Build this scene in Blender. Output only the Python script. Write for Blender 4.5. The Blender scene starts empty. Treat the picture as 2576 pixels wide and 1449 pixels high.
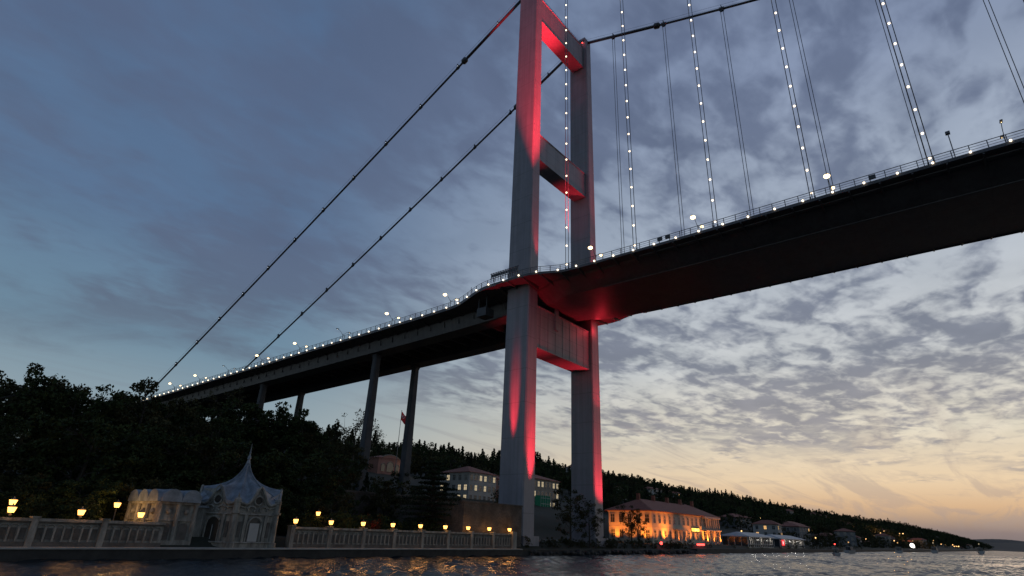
import bpy, math, random
import numpy as np
from mathutils import Vector, Matrix
R = random.Random(7)
NR = np.random.RandomState(5)
scene = bpy.context.scene
scene.view_settings.view_transform = 'Standard'
scene.view_settings.look = 'None'
scene.view_settings.exposure = 0
scene.view_settings.gamma = 1

# ------------------------------------------------------------------ helpers
def link(o, parent=None):
    scene.collection.objects.link(o)
    if parent is not None:
        o.parent = parent
    return o

def empty(name, loc=(0, 0, 0)):
    e = bpy.data.objects.new(name, None)
    e.location = loc
    e.empty_display_size = 1
    return link(e)

class MB:
    def __init__(self):
        self.v = []; self.f = []; self.m = []
    def add(self, vs, fs, m=0):
        b = len(self.v)
        self.v.extend([tuple(p) for p in vs])
        for q in fs:
            self.f.append(tuple(i + b for i in q)); self.m.append(m)
    def box(self, x0, x1, y0, y1, z0, z1, m=0):
        vs = [(x0,y0,z0),(x1,y0,z0),(x1,y1,z0),(x0,y1,z0),(x0,y0,z1),(x1,y0,z1),(x1,y1,z1),(x0,y1,z1)]
        self.add(vs, [(0,3,2,1),(4,5,6,7),(0,1,5,4),(1,2,6,5),(2,3,7,6),(3,0,4,7)], m)
    def obox(self, c, ax, ay, az, m=0):
        c = Vector(c); ax = Vector(ax); ay = Vector(ay); az = Vector(az)
        vs = [c-ax-ay-az, c+ax-ay-az, c+ax+ay-az, c-ax+ay-az, c-ax-ay+az, c+ax-ay+az, c+ax+ay+az, c-ax+ay+az]
        self.add(vs, [(0,3,2,1),(4,5,6,7),(0,1,5,4),(1,2,6,5),(2,3,7,6),(3,0,4,7)], m)
    def loft(self, rings, m=0, caps=True):
        n = len(rings[0]); vs = [p for r in rings for p in r]; fs = []
        for i in range(len(rings)-1):
            for j in range(n):
                k = (j+1) % n
                fs.append((i*n+j, i*n+k, (i+1)*n+k, (i+1)*n+j))
        if caps:
            fs.append(tuple(range(n-1, -1, -1)))
            b = (len(rings)-1)*n
            fs.append(tuple(b+j for j in range(n)))
        self.add(vs, fs, m)
    def tube(self, pts, r, n=8, m=0, caps=True):
        pts = [Vector(p) for p in pts]
        rs = r if isinstance(r, (list, tuple)) else [r]*len(pts)
        rings = []
        for i, p in enumerate(pts):
            if i == 0: t = pts[1]-p
            elif i == len(pts)-1: t = p-pts[i-1]
            else: t = pts[i+1]-pts[i-1]
            t.normalize()
            up = Vector((0,0,1)) if abs(t.z) < .95 else Vector((0,1,0))
            a = t.cross(up).normalized(); b = t.cross(a).normalized()
            rings.append([p + a*(math.cos(2*math.pi*k/n)*rs[i]) + b*(math.sin(2*math.pi*k/n)*rs[i]) for k in range(n)])
        self.loft(rings, m, caps)
    def ball(self, c, r, m=0, n=8, k=5, sz=1.0):
        rings = []
        for i in range(k+1):
            a = -math.pi/2 + math.pi*i/k
            rr = max(r*math.cos(a), r*.02)
            rings.append([(c[0]+rr*math.cos(2*math.pi*j/n), c[1]+rr*math.sin(2*math.pi*j/n), c[2]+r*sz*math.sin(a)) for j in range(n)])
        self.loft(rings, m, True)
    def obj(self, name, mats, parent=None, smooth=False, loc=None):
        me = bpy.data.meshes.new(name)
        me.from_pydata(self.v, [], self.f)
        for mt in (mats if isinstance(mats, (list, tuple)) else [mats]):
            me.materials.append(mt)
        me.polygons.foreach_set('material_index', self.m)
        if smooth:
            me.polygons.foreach_set('use_smooth', [True]*len(me.polygons))
        me.update()
        o = bpy.data.objects.new(name, me)
        if loc: o.location = loc
        return link(o, parent)

def sm(a, b, x):
    t = min(1, max(0, (x-a)/(b-a)))
    return t*t*(3-2*t)
def interp(pts, x):
    if x <= pts[0][0]: return pts[0][1]
    for (a, va), (b, vb) in zip(pts, pts[1:]):
        if x <= b: return va + (vb-va)*(x-a)/(b-a)
    return pts[-1][1]

# ------------------------------------------------------------------ materials
def nodes(mat):
    mat.use_nodes = True
    nt = mat.node_tree
    return nt, nt.nodes, nt.links
def surf(name, c1, c2, scale=1.0, rough=.7, bump=.0, bscale=None, metallic=0.0, detail=6, stretch=(1,1,1), spec=.5):
    mat = bpy.data.materials.new(name)
    nt, N, L = nodes(mat)
    b = N['Principled BSDF']
    g = N.new('ShaderNodeNewGeometry')
    mp = N.new('ShaderNodeMapping'); mp.inputs['Scale'].default_value = stretch
    L.new(g.outputs['Position'], mp.inputs['Vector'])
    nz = N.new('ShaderNodeTexNoise'); nz.inputs['Scale'].default_value = scale; nz.inputs['Detail'].default_value = detail
    nz.inputs['Roughness'].default_value = .65
    L.new(mp.outputs[0], nz.inputs['Vector'])
    cr = N.new('ShaderNodeValToRGB')
    cr.color_ramp.elements[0].position = .3; cr.color_ramp.elements[1].position = .7
    cr.color_ramp.elements[0].color = (*c1, 1); cr.color_ramp.elements[1].color = (*c2, 1)
    L.new(nz.outputs['Fac'], cr.inputs[0])
    L.new(cr.outputs[0], b.inputs['Base Color'])
    b.inputs['Roughness'].default_value = rough
    b.inputs['Metallic'].default_value = metallic
    b.inputs['Specular IOR Level'].default_value = spec
    if bump:
        n2 = N.new('ShaderNodeTexNoise'); n2.inputs['Scale'].default_value = bscale or scale*4; n2.inputs['Detail'].default_value = 5
        L.new(g.outputs['Position'], n2.inputs['Vector'])
        bp = N.new('ShaderNodeBump'); bp.inputs['Strength'].default_value = bump; bp.inputs['Distance'].default_value = .1
        L.new(n2.outputs['Fac'], bp.inputs['Height']); L.new(bp.outputs[0], b.inputs['Normal'])
    return mat
def emis(name, col, st, sample=False):
    mat = bpy.data.materials.new(name)
    nt, N, L = nodes(mat)
    N.remove(N['Principled BSDF'])
    e = N.new('ShaderNodeEmission'); e.inputs[0].default_value = (*col, 1); e.inputs[1].default_value = st
    L.new(e.outputs[0], N['Material Output'].inputs[0])
    if not sample:
        mat.cycles.emission_sampling = 'NONE'
    return mat

def steel_panel(name, c1, c2, pz=7.5, py=None, dark=.72, rough=.5):
    """painted steel with weld seams and slight panel-to-panel change"""
    mat = surf(name, c1, c2, .25, rough, .05, 3)
    nt, N, L = nodes(mat)
    b = N['Principled BSDF']
    src = b.inputs['Base Color'].links[0].from_socket
    g = N.new('ShaderNodeNewGeometry'); s = N.new('ShaderNodeSeparateXYZ'); L.new(g.outputs['Position'], s.inputs[0])
    def seam(sock, per, w):
        d = N.new('ShaderNodeMath'); d.operation = 'DIVIDE'; L.new(sock, d.inputs[0]); d.inputs[1].default_value = per
        fr = N.new('ShaderNodeMath'); fr.operation = 'FRACT'; L.new(d.outputs[0], fr.inputs[0])
        c = N.new('ShaderNodeMath'); c.operation = 'LESS_THAN'; L.new(fr.outputs[0], c.inputs[0]); c.inputs[1].default_value = w/per
        return c.outputs[0]
    a = seam(s.outputs['Z'], pz, .14)
    if py:
        b2 = seam(s.outputs['Y'], py, .12)
        mx = N.new('ShaderNodeMath'); mx.operation = 'MAXIMUM'; L.new(a, mx.inputs[0]); L.new(b2, mx.inputs[1]); a = mx.outputs[0]
    mp = N.new('ShaderNodeMapping'); mp.inputs['Scale'].default_value = (1.3, 1.3, .04)
    L.new(g.outputs['Position'], mp.inputs[0])
    nz = N.new('ShaderNodeTexNoise'); nz.inputs['Scale'].default_value = 1.0; nz.inputs['Detail'].default_value = 4; L.new(mp.outputs[0], nz.inputs[0])
    mr = N.new('ShaderNodeMapRange'); mr.inputs[1].default_value = .35; mr.inputs[2].default_value = .65; mr.inputs[3].default_value = .80; mr.inputs[4].default_value = 1.0
    L.new(nz.outputs[0], mr.inputs[0])
    m1 = N.new('ShaderNodeMix'); m1.data_type = 'RGBA'; m1.blend_type = 'MULTIPLY'; m1.inputs[0].default_value = 1
    L.new(src, m1.inputs[6]); L.new(mr.outputs[0], m1.inputs[7])
    m2 = N.new('ShaderNodeMix'); m2.data_type = 'RGBA'; m2.blend_type = 'MULTIPLY'
    L.new(a, m2.inputs[0]); L.new(m1.outputs[2], m2.inputs[6]); m2.inputs[7].default_value = (dark, dark, dark, 1)
    L.new(m2.outputs[2], b.inputs['Base Color'])
    return mat

M_tower = steel_panel('tower_paint', (.235,.22,.235), (.29,.27,.29), 7.6)
M_beam = steel_panel('beam_paint', (.25,.235,.25), (.31,.29,.31), 3.1, None)
M_deck = steel_panel('deck_paint', (.08,.075,.08), (.12,.112,.115), 50, 8.95, .8)
M_dark = surf('dark_steel', (.03,.032,.035), (.06,.06,.065), .5, .5)
M_cable = surf('cable_paint', (.035,.037,.042), (.06,.062,.068), .6, .5)
M_rail = surf('rail_paint', (.10,.10,.11), (.15,.15,.16), 1, .5)
M_asphalt = surf('asphalt', (.04,.04,.042), (.06,.06,.06), 2, .9, .2)
M_conc = surf('pier_concrete', (.05,.052,.058), (.085,.085,.09), .4, .85, .15, 3)
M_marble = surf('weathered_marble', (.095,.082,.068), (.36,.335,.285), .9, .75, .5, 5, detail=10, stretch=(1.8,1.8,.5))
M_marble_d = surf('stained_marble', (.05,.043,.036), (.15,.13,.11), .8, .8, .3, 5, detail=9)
M_lead = surf('lead_roof', (.09,.105,.12), (.27,.295,.33), .9, .5, .3, 5, metallic=.2, detail=9)
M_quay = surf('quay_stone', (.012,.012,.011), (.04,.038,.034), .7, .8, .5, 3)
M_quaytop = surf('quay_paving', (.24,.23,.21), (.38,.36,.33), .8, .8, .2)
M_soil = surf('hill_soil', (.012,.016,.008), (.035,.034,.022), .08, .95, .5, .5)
M_far = surf('far_hill_haze_tint', (.022,.026,.026), (.05,.052,.048), .01, .95)  # distance haze painted into the colour, lighter than the near hill soil
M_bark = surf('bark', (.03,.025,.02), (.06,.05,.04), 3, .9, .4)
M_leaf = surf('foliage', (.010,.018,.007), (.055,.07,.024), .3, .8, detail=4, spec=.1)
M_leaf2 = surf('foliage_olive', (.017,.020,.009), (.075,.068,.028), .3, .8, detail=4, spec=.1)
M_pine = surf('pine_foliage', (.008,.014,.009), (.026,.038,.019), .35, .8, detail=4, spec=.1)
M_white = surf('plaster_white', (.36,.335,.31), (.46,.43,.40), .5, .85, .1)
M_beige = surf('plaster_beige', (.24,.20,.165), (.32,.275,.225), .5, .85, .1)
M_cream = surf('plaster_cream', (.42,.37,.28), (.52,.46,.36), .5, .85, .1)
M_pink = surf('plaster_pink', (.30,.14,.11), (.40,.20,.16), .5, .85, .1)
M_grey = surf('plaster_grey', (.12,.12,.12), (.20,.19,.185), .5, .85, .1)
M_tile = surf('roof_tiles', (.15,.045,.03), (.28,.09,.055), 1.5, .8, .4, 5)
M_roofgrey = surf('roof_metal', (.25,.26,.27), (.4,.4,.4), .6, .5)
M_glass = surf('window_glass', (.02,.025,.03), (.05,.055,.06), .3, .12, spec=.8)
M_frame = surf('window_frame', (.28,.27,.25), (.42,.40,.38), 1, .6)
M_wood = surf('dark_wood', (.02,.015,.012), (.04,.03,.02), 2, .6)
M_red = surf('flag_red', (.6,.02,.02), (.75,.03,.03), 1, .7)
M_flagwhite = surf('flag_white', (.75,.75,.75), (.8,.8,.8), 1, .7)
E_led = emis('led_white', (1, .84, .62), 3)
E_hang = emis('hanger_lamp_glow', (1, .80, .55), 3.6)
E_cool = emis('cable_lamp_glow', (.80, .88, 1), 1.6)
E_street = emis('street_lamp_glow', (1, .72, .36), 5)
E_lantern = emis('lantern_glow', (1, .43, .09), 5)
E_win = emis('lit_window', (1, .55, .2), .9)
E_win2 = emis('lit_window_white', (1, .80, .5), .5)
E_green = emis('green_glass_glow', (.05, .34, .24), .06)
E_red = emis('red_lamp_glow', (1, .05, .04), 6)
E_sign = emis('sign_glow', (1, .62, .10), 4)

def masonry(name, c1, c2, mortar, sc):
    mat = bpy.data.materials.new(name); nt, N, L = nodes(mat); b = N['Principled BSDF']
    g = N.new('ShaderNodeNewGeometry')
    s = N.new('ShaderNodeSeparateXYZ'); L.new(g.outputs['Position'], s.inputs[0])
    ad = N.new('ShaderNodeMath'); L.new(s.outputs[0], ad.inputs[0]); L.new(s.outputs[1], ad.inputs[1])
    c = N.new('ShaderNodeCombineXYZ'); L.new(ad.outputs[0], c.inputs[0]); L.new(s.outputs[2], c.inputs[1])
    br = N.new('ShaderNodeTexBrick'); br.inputs['Scale'].default_value = sc
    br.inputs['Color1'].default_value = (*c1,1); br.inputs['Color2'].default_value = (*c2,1); br.inputs['Mortar'].default_value = (*mortar,1)
    br.inputs['Mortar Size'].default_value = .03
    L.new(c.outputs[0], br.inputs[0])
    nz = N.new('ShaderNodeTexNoise'); nz.inputs['Scale'].default_value = .5; nz.inputs['Detail'].default_value = 8; L.new(g.outputs['Position'], nz.inputs[0])
    mr = N.new('ShaderNodeMapRange'); mr.inputs[1].default_value=.3; mr.inputs[2].default_value=.7; mr.inputs[3].default_value=.45; mr.inputs[4].default_value=1.2
    L.new(nz.outputs[0], mr.inputs[0])
    m = N.new('ShaderNodeMix'); m.data_type='RGBA'; m.blend_type='MULTIPLY'; m.inputs[0].default_value=1
    L.new(br.outputs[0], m.inputs[6]); L.new(mr.outputs[0], m.inputs[7]); L.new(m.outputs[2], b.inputs['Base Color'])
    b.inputs['Roughness'].default_value=.9
    bp = N.new('ShaderNodeBump'); bp.inputs['Strength'].default_value=.5; bp.inputs['Distance'].default_value=.05
    L.new(br.outputs['Fac'], bp.inputs['Height']); bp.invert=True; L.new(bp.outputs[0], b.inputs['Normal'])
    return mat
M_stone = masonry('rubble_masonry', (.15,.12,.095), (.09,.075,.062), (.06,.05,.042), 1.4)

# ------------------------------------------------------------------ camera
CAM = Vector((-114.5, -80.1, 4.2))
th = math.radians(23.05); rho = math.radians(2.19)
fh = Vector((.769, .639, 0)).normalized()
R0 = Vector((fh.y, -fh.x, 0))
F = fh*math.cos(th) + Vector((0,0,math.sin(th)))
U0 = R0.cross(F)
right = R0*math.cos(rho) + U0*math.sin(rho)
up = -R0*math.sin(rho) + U0*math.cos(rho)
cd = bpy.data.cameras.new('camera'); cam = bpy.data.objects.new('camera', cd); scene.collection.objects.link(cam)
mt = Matrix.Identity(4)
for i in range(3):
    mt[i][0] = right[i]; mt[i][1] = up[i]; mt[i][2] = -F[i]; mt[i][3] = CAM[i]
cam.matrix_world = mt
cd.lens = 20.07; cd.sensor_width = 36; cd.clip_end = 30000; cd.clip_start = .5
scene.camera = cam

# ------------------------------------------------------------------ world (dusk sky with cloud layer)
w = bpy.data.worlds.new('World'); scene.world = w; w.use_nodes = True
nt = w.node_tree; N = nt.nodes; L = nt.links
for n in list(N): N.remove(n)
out = N.new('ShaderNodeOutputWorld'); bg = N.new('ShaderNodeBackground'); L.new(bg.outputs[0], out.inputs[0])
tc = N.new('ShaderNodeTexCoord'); sep = N.new('ShaderNodeSeparateXYZ'); L.new(tc.outputs['Generated'], sep.inputs[0])
def math_(op, a, b=None, c=None):
    n = N.new('ShaderNodeMath'); n.operation = op
    for i, q in enumerate((a, b, c)):
        if q is None: continue
        if isinstance(q, (int, float)): n.inputs[i].default_value = q
        else: L.new(q, n.inputs[i])
    return n.outputs[0]
def mrange(x, a, b, c=0, d=1, smooth=True):
    n = N.new('ShaderNodeMapRange'); n.interpolation_type = 'SMOOTHSTEP' if smooth else 'LINEAR'
    L.new(x, n.inputs[0])
    for i, q in zip((1,2,3,4), (a,b,c,d)): n.inputs[i].default_value = q
    return n.outputs[0]
def ramp(x, els):
    n = N.new('ShaderNodeValToRGB'); e = n.color_ramp.elements
    e[0].position = els[0][0]; e[0].color = (*els[0][1],1)
    e[1].position = els[-1][0]; e[1].color = (*els[-1][1],1)
    for p, c in els[1:-1]:
        q = e.new(p); q.color = (*c,1)
    L.new(x, n.inputs[0]); return n.outputs[0]
def mixc(f, a, b, bt='MIX'):
    n = N.new('ShaderNodeMix'); n.data_type = 'RGBA'; n.blend_type = bt
    for i, q in zip((0,6,7), (f,a,b)):
        if isinstance(q, (int,float)): n.inputs[i].default_value = q
        elif isinstance(q, tuple): n.inputs[i].default_value = (*q,1)
        else: L.new(q, n.inputs[i])
    return n.outputs[2]
X, Y, Z = sep.outputs
zc = math_('MAXIMUM', Z, 0.0)
hl = math_('SQRT', math_('ADD', math_('MULTIPLY', X, X), math_('MULTIPLY', Y, Y)))
hl = math_('MAXIMUM', hl, .001)
sd = Vector((1, -.12)).normalized()
az = math_('DIVIDE', math_('ADD', math_('MULTIPLY', X, sd.x), math_('MULTIPLY', Y, sd.y)), hl)
wf = mrange(az, .30, 1.0)
cool = ramp(zc, [(0,(.38,.42,.41)),(.13,(.29,.37,.41)),(.25,(.155,.255,.345)),(.42,(.100,.168,.285)),(.7,(.086,.148,.268)),(1,(.074,.13,.235))])
warm = ramp(zc, [(0,(.19,.16,.17)),(.02,(.28,.215,.20)),(.05,(.70,.46,.27)),(.085,(.84,.64,.42)),(.15,(.70,.64,.52)),(.26,(.54,.56,.57)),(.45,(.37,.43,.52)),(.65,(.215,.27,.395)),(1,(.115,.16,.27))])
sky = mixc(wf, cool, warm)
inv = math_('DIVIDE', 1.0, math_('ADD', zc, .07))
px = math_('MULTIPLY', X, inv); py = math_('MULTIPLY', Y, inv)
cv = N.new('ShaderNodeCombineXYZ'); L.new(px, cv.inputs[0]); L.new(py, cv.inputs[1])
def noise(sc, det, ro, dist=0, off=(0,0,0), stretch=(1,1,1), rot=0):
    mp = N.new('ShaderNodeMapping'); mp.inputs['Location'].default_value = off; mp.inputs['Scale'].default_value = stretch
    mp.inputs['Rotation'].default_value = (0,0,rot)
    L.new(cv.outputs[0], mp.inputs[0])
    n = N.new('ShaderNodeTexNoise'); n.inputs['Scale'].default_value = sc; n.inputs['Detail'].default_value = det
    n.inputs['Roughness'].default_value = ro; n.inputs['Distortion'].default_value = dist
    L.new(mp.outputs[0], n.inputs[0]); return n.outputs[0]
big = noise(.9, 5, .5, .2, (3.1,1.7,0), (1,1,1))
cells = noise(5.0, 3, .5, .5, (0,5,0), (1,1.5,1), .5)
fine = noise(13, 4, .55, .3, (7,2,0), (1,1.4,1), .3)
comp = math_('ADD', math_('MULTIPLY', big, .40), math_('ADD', math_('MULTIPLY', cells, .42), math_('MULTIPLY', fine, .18)))
cf = mrange(wf, .05, .65, .50, 1.0)
d1 = math_('ADD', math_('MULTIPLY', comp, cf), math_('MULTIPLY', big, math_('SUBTRACT', 1.0, cf)))
dens = mrange(d1, .42, .575)
bnd = mrange(wf, 0, 1, .235, .105, False)
rag = math_('MULTIPLY', math_('SUBTRACT', noise(1.7,5,.6,.5,(4,4,0)), .5), .20)
low = mrange(math_('ADD', math_('SUBTRACT', zc, bnd), rag), -.03, .06)
dens = math_('MULTIPLY', dens, low)
dens = math_('MULTIPLY', dens, mrange(wf, 0, .8, .78, .92, False))
ccool = ramp(zc, [(0,(.22,.24,.27)),(.2,(.125,.155,.205)),(.35,(.100,.130,.205)),(.6,(.092,.126,.215)),(1,(.075,.105,.18))])
cwarm = ramp(zc, [(0,(.22,.19,.21)),(.12,(.32,.30,.31)),(.26,(.19,.21,.265)),(.45,(.135,.168,.25)),(.7,(.105,.138,.228)),(1,(.085,.115,.19))])
cc = mixc(wf, ccool, cwarm)
sky2 = mixc(dens, sky, cc)
soft = noise(2.3, 5, .55, .5, (1,8,0), (1,1.7,1), .9)
sky2 = mixc(math_('MULTIPLY', math_('MULTIPLY', low, mrange(wf,0,.8,.35,1.0)), mrange(soft, .35, .68, 0, .42)), sky2, mixc(1.0, sky2, (1.36,1.33,1.30), 'MULTIPLY'))
st = noise(1.3, 6, .6, .8, (2,9,0), (.30,1.8,1), .25)
stf = math_('MULTIPLY', mrange(st, .48, .64), math_('MULTIPLY', mrange(zc, .010, .04), mrange(zc, .26, .12)))
sky3 = mixc(math_('MULTIPLY', stf, .38), sky2, mixc(wf, (.19,.22,.27), (.36,.30,.29)))
L.new(sky3, bg.inputs[0]); bg.inputs[1].default_value = 1.0

sun = bpy.data.lights.new('sun', 'SUN'); sun.energy = .10; sun.angle = math.radians(20); sun.color = (1,.72,.5)
so = bpy.data.objects.new('sun', sun); link(so)
so.rotation_euler = Vector((-1, .12, -.06)).to_track_quat('-Z', 'Y').to_euler()

# ------------------------------------------------------------------ terrain & water
PROF = [(-7,.9),(-4.5,1.3),(-3.5,2.2),(22,2.6),(30,8),(60,14),(130,28),(200,42),(260,51),(330,55),(500,48),(900,35)]
def hn(x, y):
    return (math.sin(x*.011+1.3)*math.cos(y*.013+.4)*.5 + math.sin(x*.027+y*.019)*.3 + math.sin(x*.05-y*.04+2)*.2)
def gz(x, y):
    z = interp(PROF, y)
    if y > 30:
        m = .52 + .48*sm(-70, 40, x)
        m *= (1 + .10*sm(150,500,x))*(1 + .35*sm(1200, 3000, x))
        z = 8 + (z-8)*m + hn(x, y)*7*sm(60, 200, y)
    return z
xs = list(np.arange(-260, 260, 8)) + list(np.arange(260, 1200, 30)) + list(np.arange(1200, 9000, 120))
ys = [-7,-4.5,-3.5,0,8,16,22,26,30] + list(np.arange(40, 520, 14)) + [560, 640, 760, 900]
tb = MB()
vs = [(x, y, gz(x, y)) for y in ys for x in xs]
nx = len(xs)
fs = [(j*nx+i, j*nx+i+1, (j+1)*nx+i+1, (j+1)*nx+i) for j in range(len(ys)-1) for i in range(nx-1)]
tb.add(vs, fs)
tb.obj('hillside_terrain', M_soil, smooth=True)
hb = MB(); hx_ = np.arange(2400, 9000, 100); hy_ = np.arange(-1500, 260, 40)
def hz(x, y):
    return -4 + (72+14*math.sin(x*.0031+y*.006)+7*math.sin(y*.021+x*.004))*sm(2400,7000,x)*sm(-1500,-500,y)
vs = [(x, y, hz(x,y)) for y in hy_ for x in hx_]
n_ = len(hx_); hb.add(vs, [(j*n_+i, j*n_+i+1, (j+1)*n_+i+1, (j+1)*n_+i) for j in range(len(hy_)-1) for i in range(n_-1)])
hb.obj('distant_headland', M_far, smooth=True)

def water(name, rough, dist, scale):
    mat = bpy.data.materials.new(name); nt2, N2, L2 = nodes(mat); b = N2['Principled BSDF']
    b.inputs['Base Color'].default_value = (.006,.013,.019,1); b.inputs['Roughness'].default_value = rough; b.inputs['IOR'].default_value = 1.33
    g = N2.new('ShaderNodeNewGeometry')
    n1 = N2.new('ShaderNodeTexNoise'); n1.inputs['Scale'].default_value = scale; n1.inputs['Detail'].default_value = 5; n1.inputs['Roughness'].default_value=.6; n1.inputs['Distortion'].default_value=.4
    mp = N2.new('ShaderNodeMapping'); mp.inputs['Rotation'].default_value=(0,0,.7); mp.inputs['Scale'].default_value=(1,1.6,1)
    L2.new(g.outputs['Position'], mp.inputs[0]); L2.new(mp.outputs[0], n1.inputs[0])
    bp = N2.new('ShaderNodeBump'); bp.inputs['Strength'].default_value = 1; bp.inputs['Distance'].default_value = dist
    L2.new(n1.outputs[0], bp.inputs['Height']); L2.new(bp.outputs[0], b.inputs['Normal'])
    return mat
gx = np.arange(-135, 420, .6); gy = np.arange(-104, -6.9, .5)
GX, GY = np.meshgrid(gx, gy)
H = np.zeros_like(GX)
wr = np.random.RandomState(11)
for i in range(50):
    lam = 1.25*(5.5/1.25)**wr.rand(); a = wr.normal(2.5, 1.0); k = 2*math.pi/lam
    ph = wr.rand()*6.28
    arg = k*(GX*math.cos(a)+GY*math.sin(a))+ph
    H += .0078*lam*(np.sin(arg)+.25*np.sin(2*arg+1))
patch = .75+.35*np.sin(GX*.07+GY*.05)*np.sin(GY*.11-GX*.03+1)
H *= patch
me = bpy.data.meshes.new('sea_water')
nxg, nyg = len(gx), len(gy)
V = np.stack([GX.ravel(), GY.ravel(), H.ravel()], 1)
ii, jj = np.meshgrid(np.arange(nxg-1), np.arange(nyg-1)); a0 = (jj*nxg+ii).ravel()
Fq = np.stack([a0, a0+1, a0+nxg+1, a0+nxg], 1)
me.vertices.add(len(V)); me.vertices.foreach_set('co', V.ravel())
me.loops.add(Fq.size); me.loops.foreach_set('vertex_index', Fq.ravel())
me.polygons.add(len(Fq)); me.polygons.foreach_set('loop_start', np.arange(0, Fq.size, 4))
me.polygons.foreach_set('use_smooth', np.ones(len(Fq), bool))
me.update(calc_edges=True); me.validate()
me.materials.append(water('sea_water_near', .12, .16, 1.6))
link(bpy.data.objects.new('sea_water', me))
wb = MB(); wb.add([(-9000,-9000,-.5),(14000,-9000,-.5),(14000,4000,-.5),(-9000,4000,-.5)], [(0,1,2,3)])
wb.obj('sea_water_far', water('sea_water_open', .32, 1.6, .35))

# ------------------------------------------------------------------ bridge
bridge = empty('suspension_bridge')
ZT = 160.7
def zd(y):
    return 58.9 + .5*math.exp(-(y/20)**2) - (max(0, y-10))*.017 if y > 0 else 58.9 + .5*math.exp(-(y/20)**2) + .004*min(80,-y)
def ed(y):
    if y < 0: return 16.7 + 2.9*sm(-15, -5, y)
    return 15.2 + 4.4*(1-sm(6, 24, y))
tw = MB()
for s in (-1, 1):
    rings = []
    for z in (1, 44, 59, 100, ZT):
        bx = 2.1 - .75*(z/ZT); a = 3.4
        ch = .25
        x = s*14
        rings.append([(x-bx+ch,-a,z),(x+bx-ch,-a,z),(x+bx,-a+ch,z),(x+bx,a-ch,z),(x+bx-ch,a,z),(x-bx+ch,a,z),(x-bx,a-ch,z),(x-bx,-a+ch,z)])
    tw.loft(rings)
    tw.box(s*14-1.6, s*14+1.6, -2.9, 2.9, ZT, ZT+1.0)
    tw.box(s*14-2.6, s*14+2.6, -4.2, 4.2, 1, 3.4, 0)
tw.obj('tower_legs', M_tower, bridge)
bm = MB()
for z0, z1, hd in ((148.7,157.7,2.0),(97.7,105.9,2.0),(44.2,54.6,2.5)):
    bm.box(-12.4, 12.4, -hd, hd, z0, z1)
    for zz in (z0, z1):
        bm.box(-12.35, 12.35, -hd-.18, hd+.18, zz-.12, zz+.12)
bm.box(-4, -2.6, -2.9, -2.45, 50.5, 58)
for i in range(7):
    bm.box(-10+3.2*i, -9.8+3.2*i, -2.56, -2.4, 44.4, 54.4)
bm.obj('portal_beams', M_beam, bridge)
rl = MB()
for yy in (-1.8, 1.8):
    for i in range(21):
        x = -12+1.2*i
        rl.box(x-.04, x+.04, yy-.04, yy+.04, 157.7, 159.0)
    for z in (158.3, 159.0):
        rl.box(-12, 12, yy-.03, yy+.03, z-.03, z+.03)
dk = MB(); rings = []
ysd = list(np.arange(-400, -30, 10)) + list(np.arange(-30, 4.1, 2))
for y in ysd:
    z = zd(y); e = ed(y); bw = 14.2 - 2.6*sm(-10, -4, y); bb = bw-4.4
    prof = [(-e,z),(e,z),(e,z-.55),(bw+.3,z-.75),(bw,z-1.1),(bb,z-3.2),(-bb,z-3.2),(-bw,z-1.1),(-bw-.3,z-.75),(-e,z-.55)]
    rings.append([(p[0], y, p[1]) for p in prof])
dk.loft(rings)
y = -398
while y < 250:
    for s in (-1,1):
        z = zd(y); e = ed(y)
        inner = 13.2 if y < 2 else 10.8
        dk.add([(s*inner,y-.12,z-.6),(s*(e-.1),y-.12,z-.56),(s*(e-.1),y-.12,z-.8),(s*inner,y-.12,z-1.7),
                (s*inner,y+.12,z-.6),(s*(e-.1),y+.12,z-.56),(s*(e-.1),y+.12,z-.8),(s*inner,y+.12,z-1.7)],
               [(0,1,2,3),(7,6,5,4),(2,6,7,3),(1,5,6,2),(0,3,7,4)])
    y += 4.475
for s in (-1,1):
    dk.tube([(s*9.9, y, zd(y)-3.3) for y in range(-400, 0, 20)], .12, 5)
    dk.tube([(s*15.3, y, zd(y)-.95) for y in range(-400, -16, 16)], .14, 5)
dk.obj('main_span_deck', M_deck, bridge)
ap = MB(); rings = []; ysa = list(np.arange(4, 34, 2)) + list(np.arange(34, 262, 8))
for y in ysa:
    z = zd(y); e = ed(y)
    rings.append([(-e,y,z),(e,y,z),(e,y,z-.8),(11.2,y,z-1.3),(-11.2,y,z-1.3),(-e,y,z-.8)])
ap.loft(rings)
for s in (-1,1):
    rings = []
    for y in ysa:
        z = zd(y)
        rings.append([(s*11,y,z-1.25),(s*10.2,y,z-4.7),(s*5.6,y,z-4.7),(s*5.0,y,z-1.25)][::s])
    ap.loft(rings)
y = 8
while y < 255:
    z = zd(y)
    ap.box(-5.3, 5.3, y-.3, y+.3, z-3.4, z-1.28)
    for s in (-1,1):
        ap.box(min(s*10.7,s*10.95), max(s*10.7,s*10.95), y-.15, y+.15, z-3.2, z-1.3)
    y += 5.5
ap.obj('approach_viaduct_deck', M_deck, bridge)
rd = MB()
for y in list(np.arange(-400, 262, 20)):
    z = zd(y)
    rd.add([(-13.0,y,z+.02),(-.8,y,z+.02),(-.8,y+20,zd(y+20)+.02),(-13.0,y+20,zd(y+20)+.02)], [(0,1,2,3)])
    rd.add([(.8,y,z+.02),(13.0,y,z+.02),(13.0,y+20,zd(y+20)+.02),(.8,y+20,zd(y+20)+.02)], [(0,1,2,3)])
rd.obj('roadway', M_asphalt, bridge)
pr = MB()
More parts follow.
